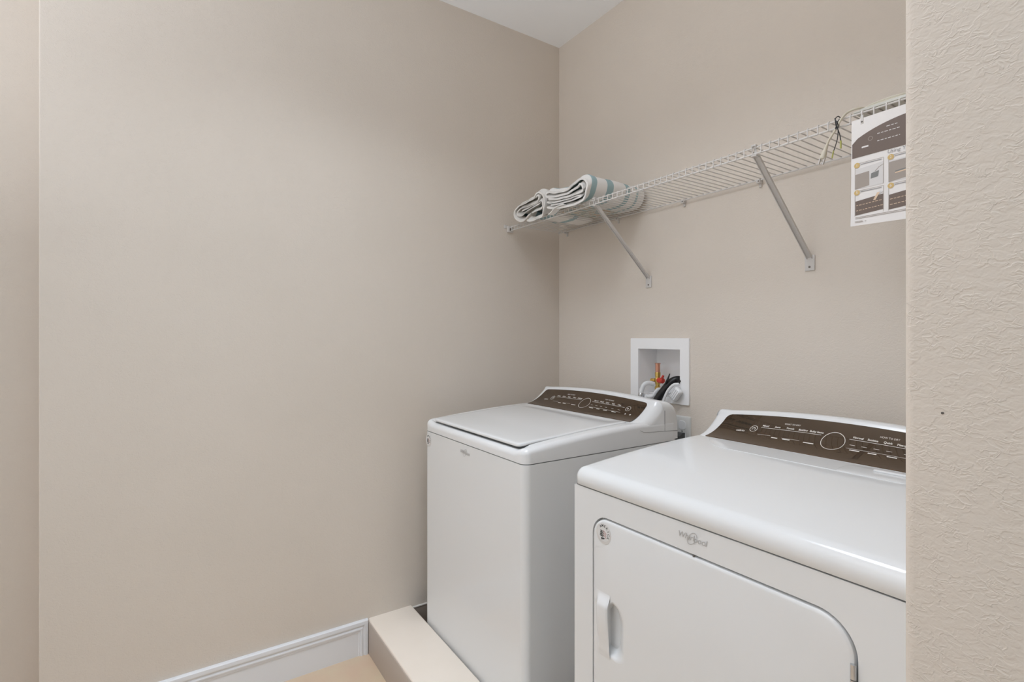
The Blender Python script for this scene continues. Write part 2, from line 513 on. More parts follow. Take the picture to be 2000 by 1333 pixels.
def console_parts(root, xl, xr, px0, px1, arch, names_left, names_right, head_left, head_right):
    xc = (px0 + px1) / 2
    # console body: rings in (y, z) swept along x, rounded over at both ends
    rings = []
    N = 60
    rad = 0.026
    xs = [xl + rad * (1 - math.cos(PI / 2 * i / 8)) for i in range(8)] + [xl + rad + (xr - xl - 2 * rad) * i / N for i in range(N + 1)] + [xr - rad * (1 - math.cos(PI / 2 * (7 - i) / 8)) for i in range(8)]
    for x in xs:
        q = (2 * x - px0 - px1) / (px1 - px0)
        a = arch * max(0.0, 1 - q * q)
        d = min(x - xl, xr - x)
        e = rad - math.sqrt(max(0.0, rad * rad - (rad - min(d, rad)) ** 2))
        # the end leans in: front edge sits further back towards the end
        lean = 0.020 * (1 - min(1.0, d / 0.045)) ** 2
        pr = [(-0.312 + lean, 0.9645)]
        for i in range(11):
            t = i / 10
            pr.append((-0.307 + 0.1 * t + lean, 0.970 + 0.059 * (0.3 * t + 0.7 * t * t) + a * t))
        zt = 1.029 + a
        pr += [(-0.204 + lean, zt + 0.0065), (-0.199 + lean, zt + 0.0105), (-0.188, zt + 0.0115), (-0.165, zt + 0.0095), (-0.138, zt + 0.004), (-0.123, zt - 0.004), (-0.113, zt - 0.018), (-0.109, zt - 0.045), (-0.106, 0.930), (-0.106, 0.900), (-0.300, 0.900)]
        rings.append([(x, y, (z - e * min(1.0, max(0.0, (z - 0.925) / 0.05)))) for y, z in pr])
    mb = MB(); mb.rings(rings)
    con = mb.build('console', 'plastic', root, angle=50)
    # seam of the rear cap on the end face, and under the console
    for X, sg in ((xr + 0.001, 1), (xl - 0.001, -1)):
        mb = MB()
        pts = [(-0.302, 0.947), (-0.285, 0.939), (-0.26, 0.9365), (-0.20, 0.934), (-0.15, 0.931), (-0.107, 0.928)]
        for (ya, za), (yb, zb) in zip(pts, pts[1:]):
            o_ = 0.0 if za < 0.953 else (za - 0.953) * 0.35
            p_ = 0.0 if zb < 0.953 else (zb - 0.953) * 0.35
            A_ = [(X + sg * (dx - o_), ya, za + dz) for dx in (-0.0012, 0.0004) for dz in (-0.0006, 0.0006)]
            B_ = [(X + sg * (dx - p_), yb, zb + dz) for dx in (-0.0012, 0.0004) for dz in (-0.0006, 0.0006)]
            mb.add(A_ + B_, [[2, 3, 7, 6], [0, 1, 3, 2], [4, 6, 7, 5], [0, 2, 6, 4], [1, 5, 7, 3]])
        mb.build('seam', 'seam', con)
        X2 = X - sg * 0.005
        X3 = X + sg * 0.0003
        mb = MB(); mb.box(min(X2, X3), max(X2, X3), -0.1768, -0.1757, 0.9325, 1.006)
        mb.build('seam', 'seam', con)
    # dark panel: grid with rounded upper corners
    NX, NT = 64, 48
    mb = MB(); v = []; f = []
    for j in range(NT + 1):
        t = j / NT * 0.985
        rc = 0.014
        s = (1 - t / 0.985) * 0.117
        inset = 0.0
        if s < rc:
            inset = rc - math.sqrt(max(0.0, rc * rc - (rc - s) ** 2))
        slant = 0.012 * t
        a = px0 + inset - 0.012 * (1 - t); b = px1 - inset - slant * 0.2 + 0.002 * (1 - t)
        for i in range(NX + 1):
            v.append(panel_pt(a + (b - a) * i / NX, t, px0, px1, arch, 0.0016))
    for j in range(NT):
        for i in range(NX):
            k = j * (NX + 1) + i
            f.append([k, k + 1, k + NX + 2, k + NX + 1])
    mb.add(v, f)
    # short front lip under the panel
    mb.add([panel_pt(px0 - 0.012 + (px1 - px0 + 0.014) * i / NX, 0, px0, px1, arch, 0.0016) for i in range(NX + 1)] + [Vector((px0 - 0.012 + (px1 - px0 + 0.014) * i / NX, -0.3075, 0.9655)) for i in range(NX + 1)],
           [[i, i + 1, NX + 2 + i, NX + 1 + i] for i in range(NX)])
    pan = mb.build('control_panel', 'panel', root, angle=60)
    pan['label'] = 'glossy dark bronze control panel'
    # printing on the panel
    L = 0.117
    mb = MB()
    def put(vf, mi=0):
        mb.add([panel_pt(xc + p[0], p[1] / L, px0, px1, arch, 0.0022) for p in vf[0]], vf[1], mi)
    def txt(s, x, t, size, bold=0.0):
        put(shifted(text_2d(s, size, bold=bold), x, t * L))
    txt('cabrio', -0.243, 0.50, 0.0105, 0.0002)
    put(ring_2d(-0.208, 0.600 * L, 0.0105, 0.0013)); put(ring_2d(-0.208, 0.600 * L, 0.0048, 0.0013, 16, -1.1, 4.2)); put(rect_2d(-0.2086, -0.2074, 0.60 * L, 0.60 * L + 0.006))
    txt(head_left, -0.108, 0.815, 0.0062)
    txt(head_right, 0.121, 0.815, 0.0062)
    put(rect_2d(-0.189, -0.026, 0.655 * L, 0.655 * L + 0.0010))
    put(rect_2d(0.040, 0.215, 0.655 * L, 0.655 * L + 0.0010))
    put(rect_2d(-0.187, -0.150, 0.435 * L, 0.435 * L + 0.0008)); put(rect_2d(-0.118, -0.070, 0.415 * L, 0.415 * L + 0.0008))
    put(rect_2d(0.043, 0.215, 0.425 * L, 0.425 * L + 0.0008))
    for i, s in enumerate(names_left):
        txt(s, -0.178 + 0.0345 * i, 0.715, 0.0074, 0.00015)
    for i, s in enumerate(names_right):
        txt(s, 0.058 + 0.0315 * i, 0.715, 0.0074, 0.00015)
    for x, w in ((-0.136, 0.017), (-0.104, 0.020), (-0.046, 0.026), (0.062, 0.022), (0.100, 0.018), (0.140, 0.020), (0.185, 0.022)):
        put(rect_2d(x - w / 2, x + w / 2, 0.375 * L, 0.375 * L + 0.0030))
    for x in (0.052, 0.078, 0.104, 0.130, 0.165, 0.200):
        put(rect_2d(x - 0.006, x + 0.006, 0.520 * L, 0.520 * L + 0.0010))
    put(ring_2d(0.007, 0.535 * L, 0.0270, 0.0014, 48))
    put(ring_2d(0.235, 0.640 * L, 0.0105, 0.0013)); put(([(0.2315, 0.640 * L - 0.004), (0.2395, 0.640 * L), (0.2315, 0.640 * L + 0.004)], [[0, 1, 2]]))
    put(disc_2d(0.243, 0.40 * L, 0.0032, 12)); put(disc_2d(0.266, 0.41 * L, 0.0036, 12))
    pr = mb.build('lettering', 'print', pan, smooth=False)
    pr['label'] = 'pale printed words, lines and dial ring'
    return con

def emblem(parent, x, y, z, width):
    """raised script emblem with a swirl through it"""
    mb = MB()
    s = width / 0.066
    def put(vf, d=0.0012):
        n = len(vf[0])
        mb.add([(x + p[0], y - d, z + p[1]) for p in vf[0]] + [(x + p[0], y + 0.0002, z + p[1]) for p in vf[0]], vf[1] + [[i, (i + 1) % n, n + (i + 1) % n, n + i] for i in range(0)])
    a = text_2d('Whirl', 0.0165 * s, 'LEFT', 0.25, 0.0001); put(shifted(a, -0.033 * s, 0.001 * s))
    a = text_2d('pool', 0.0165 * s, 'LEFT', 0.25, 0.0001); put(shifted(a, 0.0052 * s, 0.0))
    pts = []
    for i in range(36):
        t = i / 35
        a = 0.35 + t * (2 * PI - 1.0)
        pts.append((0.002 * s + 0.0095 * s * math.cos(a) + 0.006 * s * math.sin(a), 0.0125 * s * math.sin(a)))
    put(stroke_2d(pts, 0.0014 * s), 0.0017)
    e = mb.build('emblem', 'emblem', parent, smooth=False)
    e['label'] = 'silver script emblem'
    return e

def sticker(parent, x, y, z, r):
    mb = MB()
    def put(vf, mi, d):
        mb.add([(x + p[0], y - d, z + p[1]) for p in vf[0]], vf[1], mi)
    put(disc_2d(0, 0, r), 0, 0.0004)
    put(disc_2d(0, r * 0.14, r * 0.86), 1, 0.0006)
    word = 'AMERICA'
    for i, ch in enumerate(word):
        a = math.radians(128 - 158 * i / 6)
        v, f = text_2d(ch, r * 0.36, bold=0.0002)
        ca, sa = math.cos(a - PI / 2), math.sin(a - PI / 2)
        cx, cy = r * 0.66 * math.cos(a), r * 0.10 + r * 0.66 * math.sin(a)
        put(([(cx + p[0] * ca - p[1] * sa, cy + p[0] * sa + p[1] * ca) for p in v], f), 2, 0.0008)
    # flag-like mark: dark field with pale dots, faded red stripes
    put(([(-r * .50, -r * .28), (-r * .02, -r * .34), (-r * .04, r * .26), (-r * .42, r * .30)], [[0, 1, 2, 3]]), 2, 0.0007)
    for i in range(3):
        for j in range(2):
            put(disc_2d(-r * .36 + r * .20 * j, -r * .16 + r * .17 * i, r * .045, 8), 1, 0.0009)
    for i in range(3):
        k = r * (.24 - .20 * i)
        put(stroke_2d([(-r * .08, k + r * .04), (r * .08, k + r * .0), (r * .24, k - r * .10), (r * .36, k - r * .22)], r * 0.09), 3, 0.0007)
    put(([(-r * .30, -r * .62), (r * .10, -r * .50), (r * .16, -r * .36), (-r * .34, -r * .40)], [[0, 1, 2, 3]]), 2, 0.0007)
    o = mb.build('sticker', ['sticker', 'sticker_white', 'ink', 'red_ink'], parent, smooth=False)
    o['label'] = 'round printed sticker'
    return o

# ---- washing machine
WX0, WX1, WY0, WY1 = 0.120, 0.818, -0.790, -0.106
washer = thing('washing_machine', 'white top-loading washing machine with bronze control panel below the hose outlet box', 'washing machine', ((WX0 + WX1) / 2, (WY0 + WY1) / 2, 0.0))
mb = MB()
mb.rings([[(x, y, z) for x, y in rrect(WX0, WX1, WY0, WY1, [0.024, 0.024, 0.006, 0.006], 8, 4)] for z in (0.025, 0.892)])
cab = mb.build('cabinet', 'enamel', washer, wn=True)
emblem(cab, 0.456, WY0, 0.864, 0.070)
sticker(cab, 0.1530, WY0 - 0.0003, 0.857, 0.0245)
mb = MB()
mb.rings([[(x, y, z) for x, y in rrect(WX0 + .003, WX1 - .003, WY0 + .003, WY1 - .003, 0.022, 6, 4)] for z in (0.891, 0.8955)])
mb.build('seam', 'seam', washer)
for x in (WX0 + 0.06, WX1 - 0.06):
    for y in (WY0 + 0.06, WY1 - 0.06):
        mb = MB(); mb.lathe((x, y, 0.0), (0, 0, 1), [(0.022, 0), (0.024, 0.004), (0.024, 0.014), (0.012, 0.018), (0.012, 0.03)], 16)
        mb.build('foot', 'black', washer)
# top cover: nested rings, shoulders at the sides, a sunk bed under the lid, open low rim in front
LX0, LX1, LY0 = WX0 + 0.047, WX1 - 0.044, WY0 + 0.022
def rim_drop(x, y):
    return 0.0095 * ss((-0.735 - y) / 0.030) * ss((x - LX0 + 0.012) / 0.022) * ss((LX1 + 0.012 - x) / 0.022)
def cover_ring(d, dz, base=None):
    pts = rrect(WX0 + d, WX1 - d, WY0 + d, WY1 - d, max(0.026 - d, 0.004), 8, 24)
    return [(x, y, base if base is not None else z_top(y) - dz - rim_drop(x, y)) for x, y in pts]
rr_ = 0.017
rs = [cover_ring(0, 0, 0.8948)]
for i in range(7):
    a = PI / 2 * i / 6
    rs.append(cover_ring(rr_ * (1 - math.cos(a)), rr_ * (1 - math.sin(a))))
inner = rrect(LX0, LX1, LY0, -0.312, 0.012, 8, 24)
def sunk(y): return 0.0045 if y < -0.74 else 0.0
rs.append([(x, y, z_top(y) - 0.0005 - rim_drop(x, y)) for x, y in inner])
inner2 = rrect(LX0 + 0.002, LX1 - 0.002, LY0 + 0.003, -0.314, 0.012, 8, 24)
rs.append([(x, y, z_top(y) - 0.020) for x, y in inner2])
mb = MB(); mb.rings(rs, False, True)
mb.build('top_cover', 'plastic', washer, angle=50)
# lid: slab following the slope, front edge overhanging
mb = MB()
def lid_ring(d, dz):
    pts = rrect(LX0 + 0.004 + d, LX1 - 0.004 - d, LY0 - 0.009 + d, -0.316 - d, max(0.016 - d, 0.004), 8, 24)
    out = []
    for x, y in pts:
        out.append((x, y, z_top(y) + 0.0035 + 0.006 * ss((-0.60 - y) / 0.2) + dz))
    return out
rs = [lid_ring(0.006, -0.011), lid_ring(0.001, -0.010), lid_ring(0, -0.007)]
for i in range(1, 6):
    a = PI / 2 * i / 5
    rs.append(lid_ring(0.0065 * (1 - math.cos(a)), -0.0065 + 0.0065 * math.sin(a)))
hx_, hy_ = (LX1 - LX0) / 2 - 0.0105, (-0.3225 - LY0 + 0.0025) / 2
for k in range(1, 23):     # shallow dish towards the console
    q = k / 23.0
    pts = rrect(LX0 + 0.0105 + hx_ * q, LX1 - 0.0105 - hx_ * q, LY0 - 0.0025 + hy_ * q, -0.3225 - hy_ * q, 0.010 * (1 - q) + 0.0004, 8, 24)
    rs.append([(x, y, z_top(y) + 0.0035 + 0.006 * ss((-0.60 - y) / 0.2) - 0.0040 * ss(1 - abs(y + 0.345) / 0.045) * ss((x - LX0) / 0.09) * ss((LX1 - x) / 0.09)) for x, y in pts])
mb.rings(rs)
mb.build('lid', 'enamel', washer, angle=50)
console_parts(washer, WX0 + 0.001, WX1 - 0.001, 0.166, 0.772, 0.013,
              ['Whites', 'Colors', 'Bulky', 'Heavy', 'Delicates'], ['Normal', 'Casual', 'Quick', 'Soak', 'Clean'], 'WHAT TO WASH', 'HOW TO WASH')

# ---- clothes dryer
DX0, DX1, DY0, DY1 = 1.034, 1.771, -0.7834, -0.106
dryer = thing('clothes_dryer', 'white front-loading clothes dryer with a square rounded door and bronze panel', 'dryer', ((DX0 + DX1) / 2, (DY0 + DY1) / 2, 0.0))
DR = (1.1015, 1.687, 0.175, 0.8365)     # door opening
ol = rrect(DX0, DX1, 0.025, 0.892, 0.002, 2, 1)
hole = rrect(DR[0], DR[1], DR[2], DR[3], [0.05, 0.055, 0.060, 0.050], 10, 1)
mb = MB()
mb.plate(ol, [hole[::-1]], lambda a, b, d: (a, d, b), DY0, DY0 + 0.016)
mb.box(DX0, DX1, DY0 + 0.016, DY1, 0.025, 0.892)
cab = mb.build('cabinet', 'enamel', dryer, angle=30)
emblem(cab, 1.3895, DY0, 0.8668, 0.066)
for x in (DX0 + 0.06, DX1 - 0.06):
    for y in (DY0 + 0.06, DY1 - 0.06):
        mb = MB(); mb.lathe((x, y, 0.0), (0, 0, 1), [(0.022, 0), (0.024, 0.004), (0.024, 0.014), (0.012, 0.018), (0.012, 0.03)], 16)
        mb.build('foot', 'black', dryer)
mb = MB()
mb.rings([[(x, y, z) for x, y in rrect(DX0 + .003, DX1 - .003, DY0 + .003, DY1 - .003, 0.004, 3, 2)] for z in (0.891, 0.8955)])
mb.build('seam', 'seam', dryer)
# top panel, rounded over at the front and sides, a shallow dip before the console
mb = MB()
def top_ring(d, dz, base=None):
    pts = rrect(DX0 - 0.001 + d, DX1 + 0.001 - d, DY0 - 0.002 + d, DY1 - d, max(0.020 - d, 0.003), 8, 16)
    return [(x, y, base if base is not None else z_top(y) - dz) for x, y in pts]
rs = [top_ring(0.002, 0, 0.8946), top_ring(0, 0, 0.8970)]
R = 0.026
for i in range(9):
    a = PI / 2 * i / 8
    k = 1 - math.cos(a)
    rs.append(top_ring(R * k, R * (1 - math.sin(a))))
for k in range(1, 14):
    rs.append(top_ring(R + (0.335 - R) * k / 13, 0))
mb.rings(rs, False, True)
mb.build('top_panel', 'enamel', dryer, angle=50)
# raised tray edge before the console and the lint screen lid at the back
mb = MB()
pts = []
for i in range(25):
    x = 1.095 + (1.70 - 1.095) * i / 24
    q = min((x - 1.095) / 0.10, 1.0, (1.70 - x) / 0.10)
    y = -0.315 - 0.085 * math.sin(PI / 2 * max(q, 0)) 
    pts.append((x, y, z_top(y) + 0.0002))
mb.tube(pts, 0.0011, 6)
mb.build('tray_edge', 'enamel', dryer)
mb = MB()
prs = rrect(1.478, 1.690, -0.395, -0.322, 0.012, 5, 8)
prs2 = rrect(1.482, 1.686, -0.391, -0.326, 0.010, 5, 8)
mb.rings([[(x, y, z_top(y) - 0.0015) for x, y in prs], [(x, y, z_top(y) + 0.0004) for x, y in prs], [(x, y, z_top(y) + 0.0010) for x, y in prs2]])
lint = mb.build('lint_screen_lid', 'enamel', dryer)
mb = MB(); mb.box(1.538, 1.640, -0.350, -0.330, z_top(-0.34) + 0.0002, z_top(-0.34) + 0.0050, 0.002, 3)
mb.build('grip', 'plastic', lint)
console_parts(dryer, DX0 + 0.001, DX1 - 0.001, 1.090, 1.718, 0.018,
              ['Mixed', 'Jeans', 'Towels', 'Bedding', 'Bulky Items'], ['Normal', 'Sanitize', 'Quick', 'Heavy D', 'Timed'], 'WHAT TO DRY', 'HOW TO DRY')
# door with finger pocket, raised pull lip and hinges
g = 0.0045
dx0, dx1, dz0, dz1 = DR[0] + g, DR[1] - g, DR[2] + g, DR[3] - g
rads = [0.05 - g, 0.055 - g, 0.060 - g, 0.050 - g]
def door_loop(d): return rrect(dx0 + d, dx1 - d, dz0 + d, dz1 - d, [max(q - d, 0.004) for q in rads], 10, 3)
YF = DY0 - 0.003
pk = []
PX0, PX1, PZ0, PZ1 = 1.1500, 1.2150, 0.512, 0.648
for i in range(13):       # lower right round
    a = -PI / 2 + PI / 2 * i / 12
    pk.append((PX1 - 0.034 + 0.034 * math.cos(a), PZ0 + 0.030 + 0.030 * math.sin(a)))
for i in range(13):
    a = PI / 2 * i / 12
    pk.append((PX1 - 0.042 + 0.042 * math.cos(a), PZ1 - 0.046 + 0.046 * math.sin(a)))
for i in range(1, 9):
    pk.append((PX0, PZ1 - 0.002 + (PZ0 + 0.004 - PZ1) * i / 8))
pk = [(max(a, PX0), b) for a, b in pk]
mb = MB()
mb.rings([[(x, DY0 + 0.015, z) for x, z in door_loop(0)], [(x, DY0 + 0.003, z) for x, z in door_loop(0)], [(x, DY0 - 0.0005, z) for x, z in door_loop(0.0008)], [(x, DY0 - 0.0022, z) for x, z in door_loop(0.003)], [(x, YF, z) for x, z in door_loop(0.007)]], True, False)
b = bmesh.new(); es = []
for lp in (door_loop(0.007), pk):
    vs = [b.verts.new((p[0], YF, p[1])) for p in lp]
    for i in range(len(vs)):
        es.append(b.edges.new((vs[i], vs[(i + 1) % len(vs)])))
bmesh.ops.triangle_fill(b, use_beauty=True, use_dissolve=False, edges=es, normal=(0, -1, 0))
mb.bm(b)
door = mb.build('door', 'enamel', dryer, angle=30)
b = bmesh.new(); b.from_mesh(door.data); bmesh.ops.remove_doubles(b, verts=b.verts[:], dist=1e-5); bmesh.ops.recalc_face_normals(b, faces=b.faces[:]); b.to_mesh(door.data); b.free()
door.data.set_sharp_from_angle(angle=math.radians(30))
mb = MB(); rs = []
K = 14
zc = (PZ0 + PZ1) / 2
for k in range(K + 1):
    u = k / K
    dep = 0.030 * (0.5 - 0.5 * math.cos(PI * min(1, u))) 
    rs.append([(PX0 + (x - PX0) * (1 - 0.97 * u), YF + dep, zc + (z - zc) * (1 - 0.45 * u)) for x, z in pk])
mb.rings(rs, False, True)
mb.build('handle_recess', 'enamel', door, angle=60)
mb = MB(); v = []; f = []
GX, GZ = 14, 40
hx0, hx1, hz0, hz1 = 1.1180, 1.1650, 0.506, 0.6585
def ss(t): t = max(0, min(1, t)); return t * t * (3 - 2 * t)
for j in range(GZ + 1):
    z = hz0 + (hz1 - hz0) * j / GZ
    gz = min(ss((z - hz0) / 0.11) * 0.75 + 0.25 * ss((z - hz0) / 0.02), ss((hz1 - z) / 0.030))
    for i in range(GX + 1):
        x = hx0 + (hx1 - hx0) * i / GX
        hgt = 0.0125 * ss((i / GX) / 0.35) * gz
        if i == GX: hgt = min(hgt, 0.0085 * gz)
        v.append((x, YF - 0.0003 - hgt, z))
for j in range(GZ):
    for i in range(GX):
        k = j * (GX + 1) + i
        f.append([k, k + 1, k + GX + 2, k + GX + 1])
mb.add(v, f)
mb.add([(hx1, p[1], p[2]) for p in [v[j * (GX + 1) + GX] for j in range(GZ + 1)]] + [(hx1 - 0.0145, YF + 0.0008, p[2]) for p in [v[j * (GX + 1) + GX] for j in range(GZ + 1)]],
       [[j, j + 1, GZ + 2 + j, GZ + 1 + j] for j in range(GZ)])
mb.build('handle', 'plastic', door, angle=50)
for zt in (0.772, 0.300):
    mb = MB()
    mb.tube([(1.6818, YF - 0.001, zt), (1.6818, YF - 0.001, zt - 0.022)], 0.0042, 12)
    mb.tube([(1.6818, YF - 0.001, zt - 0.0235), (1.6818, YF - 0.001, zt - 0.060)], 0.0042, 12)
    mb.build('hinge', 'steel', door)
mb = MB(); mb.lathe((1.3945, DY0 + 0.0015, 0.8342), (0, -1, 0), [(0.0024, 0), (0.0024, 0.003), (0.0012, 0.004)], 10)
mb.build('latch_pin', 'screw', door)
sticker(door, 1.1435, YF, 0.7985, 0.0250)

# ---------------------------------------------------------------- wire shelf
SZ = 1.797; SYF = -0.305
shelf = thing('wire_shelf', 'long white coated wire shelf fixed to the wall above both machines', 'shelf', (0.9, -0.15, SZ))
SX0, SX1 = 0.010, 1.832
nw = int((SX1 - SX0) / 0.0246)
mb = MB()
mb.tube([(SX0 + 0.012, -0.010, SZ), (SX0 + 0.012, SYF + 0.004, SZ), (SX0 + 0.012, SYF + 0.0008, SZ - 0.0012), (SX0 + 0.012, SYF, SZ - 0.005), (SX0 + 0.012, SYF, SZ - 0.023)], 0.00165, 6)
w0 = mb.build('wire', 'wire', shelf)
for i in range(1, nw):
    copy_part(w0, shelf, (0.0246 * i, 0, 0))
for nm, y, z, r in (('front_rod', SYF + 0.0030, SZ - 0.0040, 0.0023), ('lip_rod', SYF + 0.0030, SZ - 0.0215, 0.0026), ('back_rod', -0.0140, SZ - 0.0044, 0.0027)):
    mb = MB(); mb.tube([(SX0, y, z), (SX1, y, z)], r, 8); mb.build(nm, 'wire', shelf)
# diagonal brackets
def bracket(x):
    a = Vector((x, SYF + 0.012, SZ - 0.027)); bq = Vector((x, -0.004, 1.512))
    mb = MB()
    d = (bq - a).normalized(); nrm = Vector((0, d.z, -d.y))
    hw = 0.0085
    sec = [(-hw, 0.004), (-hw, -0.003), (-hw + 0.002, -0.003), (-hw + 0.002, 0.0015), (hw - 0.002, 0.0015), (hw - 0.002, -0.003), (hw, -0.003), (hw, 0.004)]
    mb.rings([[p + Vector((u, 0, 0)) + nrm * w * -1 for u, w in sec] for p in (a, bq)])
    br = mb.build('bracket', 'bracket', shelf, angle=30)
    mb = MB(); mb.box(x - 0.015, x + 0.015, -0.0045, 0.0, 1.474, 1.522, 0.0015, 2); mb.build('foot_plate', 'bracket', br)
    mb = MB(); mb.lathe((x, -0.0042, 1.4855), (0, -1, 0), [(0.0035, 0), (0.0035, 0.0008), (0.001, 0.0012)], 10); mb.build('screw', 'screw', br)
    mb = MB()
    mb.box(x - 0.007, x + 0.007, SYF - 0.0035, SYF + 0.0075, SZ - 0.0012, SZ + 0.0032, 0.001)
    for q in (-0.006, 0.0045):
        mb.box(x + q, x + q + 0.0018, SYF - 0.0035, SYF - 0.0018, SZ - 0.012, SZ + 0.001, 0.0004)
    mb.box(x - 0.0085, x + 0.0085, SYF - 0.002, SYF + 0.016, SZ - 0.0285, SZ - 0.0252, 0.001)
    mb.box(x - 0.004, x + 0.004, SYF + 0.0065, SYF + 0.0085, SZ - 0.026, SZ + 0.001, 0.0005)
    mb.build('hook', 'bracket', br)
    return br
b1 = bracket(0.590)
copy_part(b1, shelf, (0.642, 0, 0))
# clips on the back rod and the two end holders on the left wall
def clip(x):
    mb = MB(); mb.box(x - 0.007, x + 0.007, -0.019, 0.0, SZ - 0.014, SZ - 0.001, 0.002)
    mb.box(x - 0.0045, x + 0.0045, -0.006, 0.0, SZ - 0.026, SZ - 0.012, 0.001)
    c = mb.build('wall_clip', 'bracket', shelf)
    mb = MB(); mb.lathe((x + 0.002, -0.0188, SZ - 0.0085), (0, -1, 0), [(0.0026, 0), (0.0026, 0.0008)], 8); mb.build('screw', 'screw', c)
    return c
c0 = clip(0.068)
for dx in (0.352, 0.700, 1.005, 1.330, 1.640):
    copy_part(c0, shelf, (dx, 0, 0))
mb = MB(); mb.box(0.0, 0.0115, SYF - 0.014, SYF + 0.018, SZ - 0.030, SZ + 0.0, 0.003)
mb.box(0.0, 0.004, SYF - 0.030, SYF - 0.010, SZ - 0.012, SZ + 0.004, 0.0015)
e = mb.build('end_holder', 'bracket', shelf)
mb = MB(); mb.box(0.0113, 0.0120, SYF - 0.004, SYF + 0.004, SZ - 0.024, SZ - 0.010); mb.build('slot', 'screw', e)

# ---------------------------------------------------------------- towels
def sheet(mb, path, t, y0, y1, sub=6, n=14, drift=0.0, mi=0, wob=0.0016, lift=0.0):
    """a folded layer: thickened (x, z) path swept back along y; the front end droops over the shelf lip by `lift`"""
    P = catmull(path, sub)
    L, Rr = [], []
    for i, p in enumerate(P):
        tg = (P[min(i + 1, len(P) - 1)] - P[max(i - 1, 0)]).normalized()
        q = Vector((-tg.y, tg.x)) * t / 2
        L.append(p + q); Rr.append(p - q)
    loop = L + [P[-1] + (P[-1] - P[-2]).normalized() * t * 0.4] + Rr[::-1] + [P[0] + (P[0] - P[1]).normalized() * t * 0.4]
    cx = sum(p[0] for p in path) / len(path); cz = min(p[1] for p in path)
    rings = []
    ys = [y0 + 0.0035 * k for k in range(10)] if lift > 0 else []
    ya = ys[-1] + 0.004 if ys else y0
    ys += [ya + (y1 - ya) * k / n for k in range(n + 1)]
    for y in ys:
        u = (y - y0) / (y1 - y0)
        v_ = max(0.0, min(1.0, (y + 0.337) / 0.028))
        up = lift * v_ * v_ * (3 - 2 * v_)
        ring = []
        for i, p in enumerate(loop):
            w = wob * math.sin(9 * u + p[0] * 40 + p[1] * 30) * min(1, u * 8)
            ring.append((cx + (p[0] - cx) * (1 + 0.02 * math.sin(3 * u)) + drift * u, y + 0.0022 * math.sin(p[0] * 90 + p[1] * 60) * (1 - u), cz + up + (p[1] - cz) * (1 - 0.10 * ss(u * 3) + 0.03 * math.sin(PI * u)) + w * (1 if p[1] - cz > 0.02 else 0)))
        rings.append(ring)
    mb.rings(rings, True, True, mi)

ZS = SZ + 0.0018
A = [(0.3378, 1.8120), (0.3933, 1.7970), (0.4760, 1.7880), (0.5430, 1.7890), (0.5730, 1.8050), (0.5860, 1.8430), (0.5720, 1.8690), (0.5460, 1.8760), (0.5085, 1.8685), (0.4666, 1.8550), (0.3933, 1.8610), (0.3480, 1.8725), (0.3320, 1.8660), (0.3430, 1.8540), (0.3933, 1.8450), (0.4666, 1.8400), (0.5200, 1.8480), (0.5460, 1.8580), (0.5610, 1.8450), (0.5560, 1.8290), (0.4947, 1.8260), (0.4083, 1.8320), (0.3520, 1.8440)]
A2 = [(0.3350, 1.8350), (0.3600, 1.8260), (0.4083, 1.8210), (0.4800, 1.8170), (0.5330, 1.8160), (0.5480, 1.8110), (0.5200, 1.8070), (0.4500, 1.8080), (0.3650, 1.8150)]
t1 = thing('bath_towel', 'thicker folded white bath towel with blue-grey stripes beside the first shelf bracket', 'towel', (0.46, -0.335, ZS), 'folded towels on the wire shelf')
mb = MB()
sheet(mb, A, 0.0080, -0.338, -0.028, drift=0.0, lift=0.0190)
sheet(mb, A2, 0.0062, -0.336, -0.035, drift=0.0, lift=0.0190)
mb.build('folds', 'towel', t1, angle=60)
mb = MB()
sheet(mb, [(0.330, ZS + 0.0024), (0.37, ZS + 0.0023), (0.42, ZS + 0.0023), (0.470, ZS + 0.0024)], 0.004, -0.300, -0.060, wob=0)
u = mb.build('under_layer', 'towel_under', t1, angle=60)
u['label'] = 'printed underside in faded blue and brown'
mb = MB()
sheet(mb, [(0.3560, 1.7800), (0.3750, 1.7850), (0.4020, 1.7970), (0.4250, 1.8010), (0.4560, 1.7975)], 0.0045, -0.345, -0.318, n=4, wob=0)
mb.build('corner_flap', 'towel', t1, angle=60)
B = [(0.2018, 1.8085), (0.1807, 1.7940), (0.1374, 1.7925), (0.0980, 1.8162), (0.0930, 1.8444), (0.1153, 1.8600), (0.1807, 1.8660), (0.2350, 1.8720), (0.2560, 1.8840), (0.2760, 1.8890), (0.3000, 1.8760), (0.3130, 1.8500), (0.3150, 1.8200), (0.3020, 1.7880), (0.2750, 1.7800), (0.2150, 1.7790), (0.1950, 1.7850)]
B2 = [(0.2560, 1.8720), (0.2680, 1.8780), (0.2790, 1.8680), (0.2640, 1.8530), (0.2157, 1.8480), (0.1447, 1.8480), (0.1116, 1.8400), (0.1160, 1.8230), (0.1500, 1.8160), (0.1913, 1.8270), (0.2431, 1.8350), (0.2800, 1.8400)]
B3 = [(0.1480, 1.8340), (0.1900, 1.8390), (0.2400, 1.8430), (0.2900, 1.8500), (0.3020, 1.8350), (0.2960, 1.8180), (0.2600, 1.8140), (0.2250, 1.8120)]
t2 = thing('bath_towel', 'smaller folded pale bath towel at the shelf end nearest the corner', 'towel', (0.20, -0.335, ZS), 'folded towels on the wire shelf')
mb = MB()
sheet(mb, B, 0.0072, -0.336, -0.05, lift=0.0190)
sheet(mb, B2, 0.0062, -0.334, -0.05, lift=0.0190)
sheet(mb, B3, 0.0058, -0.332, -0.05, lift=0.0190)
mb.build('folds', 'towel_plain', t2, angle=60)

